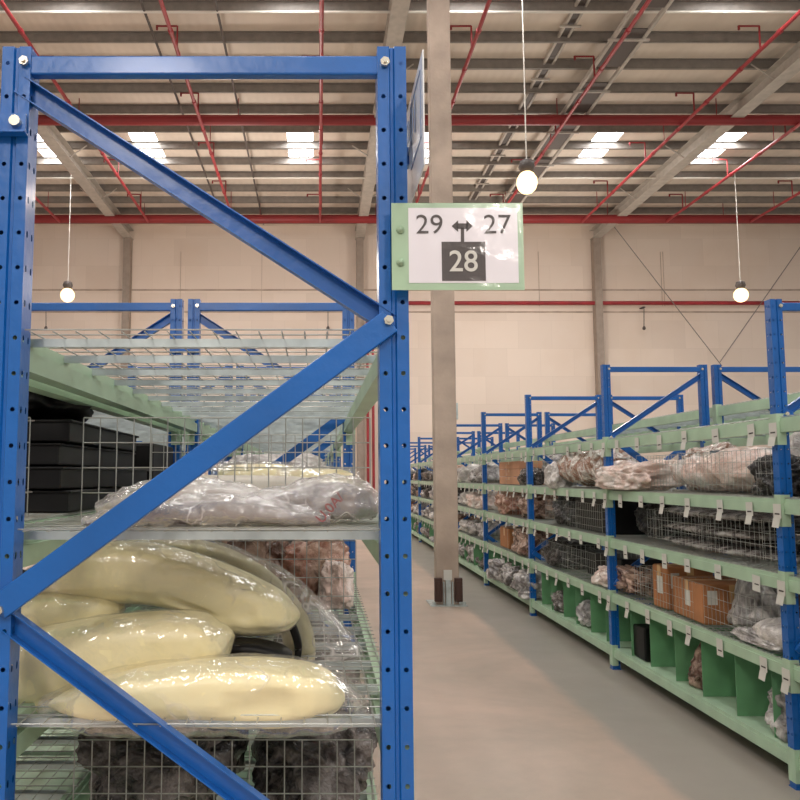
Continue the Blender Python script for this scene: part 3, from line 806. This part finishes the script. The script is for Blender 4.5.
def crumple(name, label, mat, x, y, z, sx, sy, sz, seed, sub=3, group=None, cat='bag', rz=0, spike=0, flat=.85, amp=.16, neck=False):
    import bmesh
    key = (seed % 5, sub, spike, neck)
    bm = bmesh.new(); bmesh.ops.create_icosphere(bm, subdivisions=sub + 1, radius=1)
    off = Vector((seed * 7.3, seed * 1.7, seed * 3.1))
    for v in bm.verts:
        p = v.co.copy(); p = Vector([math.copysign(abs(c_) ** .72, c_) for c_ in p])
        q = p * 1.3 + off
        r_ = 1 + amp * 2.2 * (noise.noise(q)) + amp * (.6 - abs(noise.noise(q * 2.3)) * 2) + amp * .6 * (noise.noise(q * 5))
        p = p * r_
        if neck and p.z > -.6: 
            f = 1 - .85 * min(1, (p.z + .6) / 1.6); p.x = p.x * f; p.y = p.y * f + (p.z + .6) * .12
        if spike: p.y += spike * max(0, p.z) * .5
        p.z = max(p.z, -flat); v.co = Vector((p.x * sx / 2, p.y * sy / 2, (p.z + flat) * sz / (1 + flat)))
    me = bpy.data.meshes.new(name); bm.to_mesh(me); bm.free(); me.materials.append(mat)
    me.polygons.foreach_set('use_smooth', [True] * len(me.polygons))
    o = bpy.data.objects.new(name, me); C.objects.link(o); o.location = (x, y, z); o.rotation_euler = (0, 0, rz)
    tag(o, label, cat, group); return o

crumple('black_sheet', 'crooked black sheet lying on top of the black tray stack', BLACKP, -1.02, 2.62, LV[3] + .29, .5, .7, .19, 20, 4, cat='sheet', amp=.10)
# below the middle shelf of the foreground bay and deeper in it
Z1, Z2, Z3, Z0 = LV[1] + .012, LV[2] + .012, LV[3] + .012, LV[0] + .002
crumple('plastic_bag', 'dark bagged part low on the shelf under the bumper pile, left', BAGM['dark'], -.43, 2.46, Z1, .40, .55, .30, 21, 4)
crumple('plastic_bag', 'brownish clear bag low on the shelf under the bumper pile, right', BAGM['dark'], -.02, 2.55, Z1, .34, .6, .25, 22, 4)
box_thing('parts_case', 'dark case low in the neighbour row at far left', 'case', -1.3, 3.0, Z1, .5, 1.1, .3, BLACKP)
crumple('plastic_bag', 'black bagged part deep under the bumper pile, by the left beam', BAGM['black'], -.42, 3.35, Z1, .36, .6, .26, 28, 3)
crumple('plastic_bag', 'dark bag farther back under the bumper pile', BAGM['dark'], -.02, 3.35, Z1, .34, .6, .30, 23, 3)
crumple('plastic_bag', 'pinkish-brown bagged parts standing at the back of the middle shelf, behind the mesh', BAGM['rust'], -.02, 3.35, Z2, .26, .4, .22, 24, 4)
crumple('plastic_bag', 'pinkish-white bag at the back right of the middle shelf', BAGM['pink'], .07, 3.1, Z2, .12, .2, .17, 25, 4)
crumple('plastic_bag', 'dark brown bag at the back of the middle shelf, behind the curved bumper', BAGM['brown'], -.28, 3.4, Z2, .28, .4, .30, 26, 4)
crumple('plastic_bag', 'white bagged part in the neighbour row beside the dark boxes', BAGM['grey'], -1.1, 2.4, Z2, .5, .5, .25, 27, 3)
for k in (1, 2):
    for i, z in enumerate((Z2, Z3)):
        for j in range(2):
            key = ['pink', 'grey', 'brown', 'white'][(k + i * 2 + j) % 4]
            crumple('plastic_bag', f'{key} bagged part, foreground row bay {ordn[k]} from camera, {["middle", "upper"][i]} shelf, {["near", "far"][j]} end', BAGM[key], -.27, Y0 + k * L + .7 + j * 1.0, z, .6, .8, .24, 30 + k * 4 + i * 2 + j)

# ---- right-hand rack, nearest bay (k=1: Y 4.13-6.61)
def loftY(name, label, mat, x, y0, y1, z, w, h, seed, cat='car part', group=None, droop=0, amp=.02, taper=.4):
    n_ = 6; st = []
    for i in range(n_ + 1):
        t_ = i / n_; f = taper + (1 - taper) * math.sin(math.pi * min(1, max(0, .08 + .84 * t_))) ** .6
        g = 1 + .25 * noise.noise((seed * 2.2, t_ * 4, 0))
        st.append((Vector((0, (y1 - y0) * (t_ - .5), h / 2 * g)), h / 2 * f * g, w / 2 * f))
    m = loft(st, 40, 12, 2.4, wrinkle(11, amp, seed, 0))
    zmin = min(v[2] for v in m.v); m.v = [(a_, b2, c_ - zmin) for a_, b2, c_ in m.v]
    o = m.obj(name, mat, None, True); o.location = (x, (y0 + y1) / 2, z); return tag(o, label, cat, group)
loftY('bagged_bumper', 'long pinkish-white bagged bumper on the top goods shelf of the nearest right bay', BAGM['pink'], 2.68, 4.55, 5.75, Z3, .48, .24, 41)
crumple('plastic_bag', 'pale pink bag drooping over the shelf edge by the blue post, nearest right bay', BAGM['pink'], 2.50, 6.35, Z3, .36, 1.1, .21, 42, 4)
crumple('plastic_bag', 'small dark brown bag beside the nearest right-hand post, top goods shelf', BAGM['black'], 2.62, 4.40, Z3, .36, .36, .2, 43, 4)
crumple('plastic_bag', 'shiny brown and silver bag behind the pale pink bag, top goods shelf', BAGM['bubble'], 2.98, 6.0, Z3, .36, .7, .33, 44, 4)
crumple('plastic_bag', 'silver crinkled bag behind the nearest post on the top goods shelf', BAGM['silver'], 2.98, 4.72, Z3, .34, .5, .36, 45, 4)
cr = thing('plastic_crate', 'blue-grey slotted crate behind the long pinkish bumper', 'crate', (3.02, 5.45, Z3))
m = MB()
for s in (-1, 1):
    for z in (0.0, .08, .16, .24): m.box(-.2, .2, s * .28 - .008, s * .28 + .008, z, z + .045); m.box(s * .2 - .008, s * .2 + .008, -.28, .28, z, z + .045)
    for i in range(9): m.box(-.21, -.192, -.28 + i * .07 - .012, -.28 + i * .07 + .012, 0, .285)
    for i in range(6): m.box(-.2 + i * .08 - .012, -.2 + i * .08 + .012, s * .285 - .008, s * .285 + .008, 0, .285)
m.box(-.2, .2, -.28, .28, 0, .01); m.obj('crate_body', CRATE, cr)
for i in range(5):
    loftY('bagged_trim', 'dark grey bagged trim strip in the sheaf on the nearest right bay, ' + ['lowest', 'second', 'third', 'fourth', 'topmost'][i] + ' of five', BAGM['dark' if i % 2 else 'grey'], 2.66 + (i % 2) * .1, 4.4 + .12 * (i % 3), 5.95 - .1 * (i % 2), Z2 + i * .052, .40, .06, 50 + i, amp=.012, taper=.3)
crumple('plastic_bag', 'black bagged part behind the second post, shelf below the pink bags', BAGM['black'], 2.8, 6.35, Z2, .5, .55, .29, 56, 4)
box_thing('cardboard_box', 'narrow brown cardboard box with white label, left of the two in the nearest right bay', 'box', 2.60, 5.80, Z1, .34, .22, .30, CARD, .05, None, CARDT, True)
box_thing('cardboard_box', 'wide brown cardboard box with white label beside the brown board, nearest right bay', 'box', 2.62, 5.36, Z1, .38, .48, .25, CARD, -.04, None, CARDT, True)
o = MB().box(-.012, .012, -.45, .45, 0, .30).obj('wooden_board', WOODB); o.location = (3.0, 4.9, Z1); tag(o, 'brown board standing upright behind the silver bag and boxes', 'board')
crumple('plastic_bag', 'tall silver-grey plastic bag gathered to a peak, right of the cardboard boxes', BAGM['silver'], 2.64, 4.86, Z1, .34, .56, .42, 58, 4, neck=True)
crumple('plastic_bag', 'twisted strip of clear film lying on the shelf edge by the silver bag', BAGM['silver'], 2.46, 4.55, Z1, .10, .5, .07, 59, 4, cat='film')
o = loftY('wrapped_wedge', 'white wedge-shaped bagged part against the nearest right-hand post', BAGM['white'], 2.56, 4.20, 4.62, Z1, .3, .14, 60)
crumple('plastic_bag', 'tan and white bag under the blue post, third shelf down', BAGM['brown'], 2.62, 6.5, Z1, .4, .7, .2, 61, 4)
box_thing('storage_bin', 'black bin in the bottom compartment beside the second blue post', 'bin', 2.62, 6.25, Z0, .36, .26, .24, BLACKP)
crumple('plastic_bag', 'brown gathered bag in the green bottom compartment, nearest right bay', BAGM['brown'], 2.58, 5.38, Z0, .3, .28, .33, 63, 4, neck=True)
crumple('plastic_bag', 'clear crinkled bag on the bottom shelf beside the nearest right-hand post', BAGM['silver'], 2.60, 4.38, Z0, .34, .30, .26, 64, 4)
# second bay (k=2: 6.61-9.09)
loftY('bagged_bumper', 'bubble-wrapped brownish bundle bulging from the second right bay, top goods shelf', BAGM['bubble'], 2.62, 6.95, 8.1, Z3, .52, .34, 65, amp=.03, taper=.6)
crumple('plastic_bag', 'white knotted bag end hanging from the bubble-wrapped bundle', BAGM['white'], 2.42, 8.15, Z3 - .02, .2, .35, .24, 66, 4)
crumple('plastic_bag', 'rounded black cover in the second right bay, left of the blue post', BAGM['black'], 2.66, 8.1, Z2, .5, .55, .32, 67, 4)
box_thing('parts_case', 'black case behind mesh in the second right bay, beside the rounded cover', 'case', 2.72, 7.3, Z2, .5, .9, .31, BLACKP)
crumple('plastic_bag', 'black coiled part low in the second right bay', BAGM['black'], 2.64, 8.4, Z1, .45, .6, .28, 68, 4)
box_thing('parts_case', 'long dark case low in the second right bay', 'case', 2.8, 7.4, Z1, .4, .9, .22, BLACKP)
crumple('plastic_bag', 'pale pinkish bag poking out beside the blue post, second right bay', BAGM['pink'], 2.52, 6.95, Z1, .25, .4, .16, 69, 4)
crumple('plastic_bag', 'clear milky bag in the bottom green compartments, second right bay', BAGM['silver'], 2.58, 7.55, Z0, .3, .3, .2, 70, 4)
crumple('plastic_bag', 'grey clear bag in the far bottom compartment, second right bay', BAGM['grey'], 2.58, 8.4, Z0, .3, .3, .2, 71, 4)
# third bay (k=3: 9.09-11.57)
for i in range(3):
    box_thing('cardboard_box', 'orange-brown carton in the stack of three, third right bay, ' + ['bottom', 'middle', 'top'][i], 'box', 2.66, 10.35, Z3 + i * .098, .4, 1.1, .094, pbr('orange_carton', (200, 146, 112), .7, vary=.05) if i == 0 else bpy.data.materials['orange_carton'], 0, 'stacked orange cartons', CARDT)
crumple('plastic_bag', 'dark round bag right of the orange cartons', BAGM['dark'], 2.52, 9.5, Z3, .22, .45, .18, 72, 4)
crumple('plastic_bag', 'silver bag standing beside the blue post above the orange cartons', BAGM['silver'], 2.85, 9.4, Z3, .4, .4, .34, 73, 4)
crumple('plastic_bag', 'reddish bag with white knot in the third right bay', BAGM['rust'], 2.62, 10.6, Z2, .45, .8, .32, 74, 4)
crumple('plastic_bag', 'large pale grey bag next to the reddish one, third right bay', BAGM['brown'], 2.64, 9.6, Z2, .45, .8, .3, 75, 4)
box_thing('cardboard_box', 'tan carton in the lower part of the third right bay', 'box', 2.62, 10.6, Z1, .36, .5, .26, CARD, 0, None, CARDT)
crumple('plastic_bag', 'grey-brown bag between the tan carton and the post, third right bay', BAGM['brown'], 2.62, 9.75, Z1, .45, .7, .3, 76, 4)
for i in range(3):
    crumple('plastic_bag', 'crumpled grey bag spilling onto the bottom edge, third right bay, ' + ['near', 'middle', 'far'][i] + ' one', BAGM[['silver', 'grey', 'silver'][i]], 2.5, 9.4 + i * .72, Z0, .4, .62, .28, 77 + i, 4)
# farther bays: bagged goods
keys = ['pink', 'grey', 'brown', 'silver', 'dark', 'rust', 'white', 'black']
desc = {'pink': 'pinkish-white', 'grey': 'mottled grey', 'brown': 'brown and white', 'silver': 'silver-grey', 'dark': 'dark', 'rust': 'rust-coloured', 'white': 'white', 'black': 'black'}
lvn = ['bottom shelf', 'second shelf up', 'third shelf up', 'top goods shelf']
rg = random.Random(11)
for k in (0, 4, 5, 6, 7, 8, 9):
    for li, z in enumerate((Z0, Z1, Z2, Z3)):
        y = Y0 + k * L + .25
        for j in range(3):
            ln = rg.uniform(.55, .74); key = keys[(rg.randrange(8))] if li else rg.choice(['silver', 'grey', 'dark'])
            pos = ['near end', 'middle', 'far end'][j]
            bay = f"{ordn[k]} bay right of the aisle"
            crumple('plastic_bag', f'{desc[key]} bag, {pos} of {lvn[li]}, {bay}', BAGM[key], 2.66, y + ln / 2, z, .5, ln, rg.uniform(.16, .32), 100 + k * 12 + li * 3 + j, 3, group='bagged goods in the far right bays')
            y += .76

# ---------------------------------------------------------------- camera, world
cam = bpy.data.cameras.new('camera'); co = bpy.data.objects.new('camera', cam); C.objects.link(co)
cam.sensor_width = 36; cam.lens = 36; cam.shift_x = (400 - PX0) / 800; cam.clip_start = .05; cam.clip_end = 200
co.location = (0, 0, HC); co.rotation_euler = (math.pi / 2 + TH, 0, 0)
sc = bpy.context.scene; sc.camera = co
w = bpy.data.worlds.new('world'); sc.world = w; w.use_nodes = True
bg = w.node_tree.nodes['Background']; bg.inputs[0].default_value = (1, .95, .91, 1); bg.inputs[1].default_value = .62
sc.view_settings.view_transform = 'Standard'; sc.view_settings.look = 'None'; sc.view_settings.exposure = -.22; sc.view_settings.gamma = 1
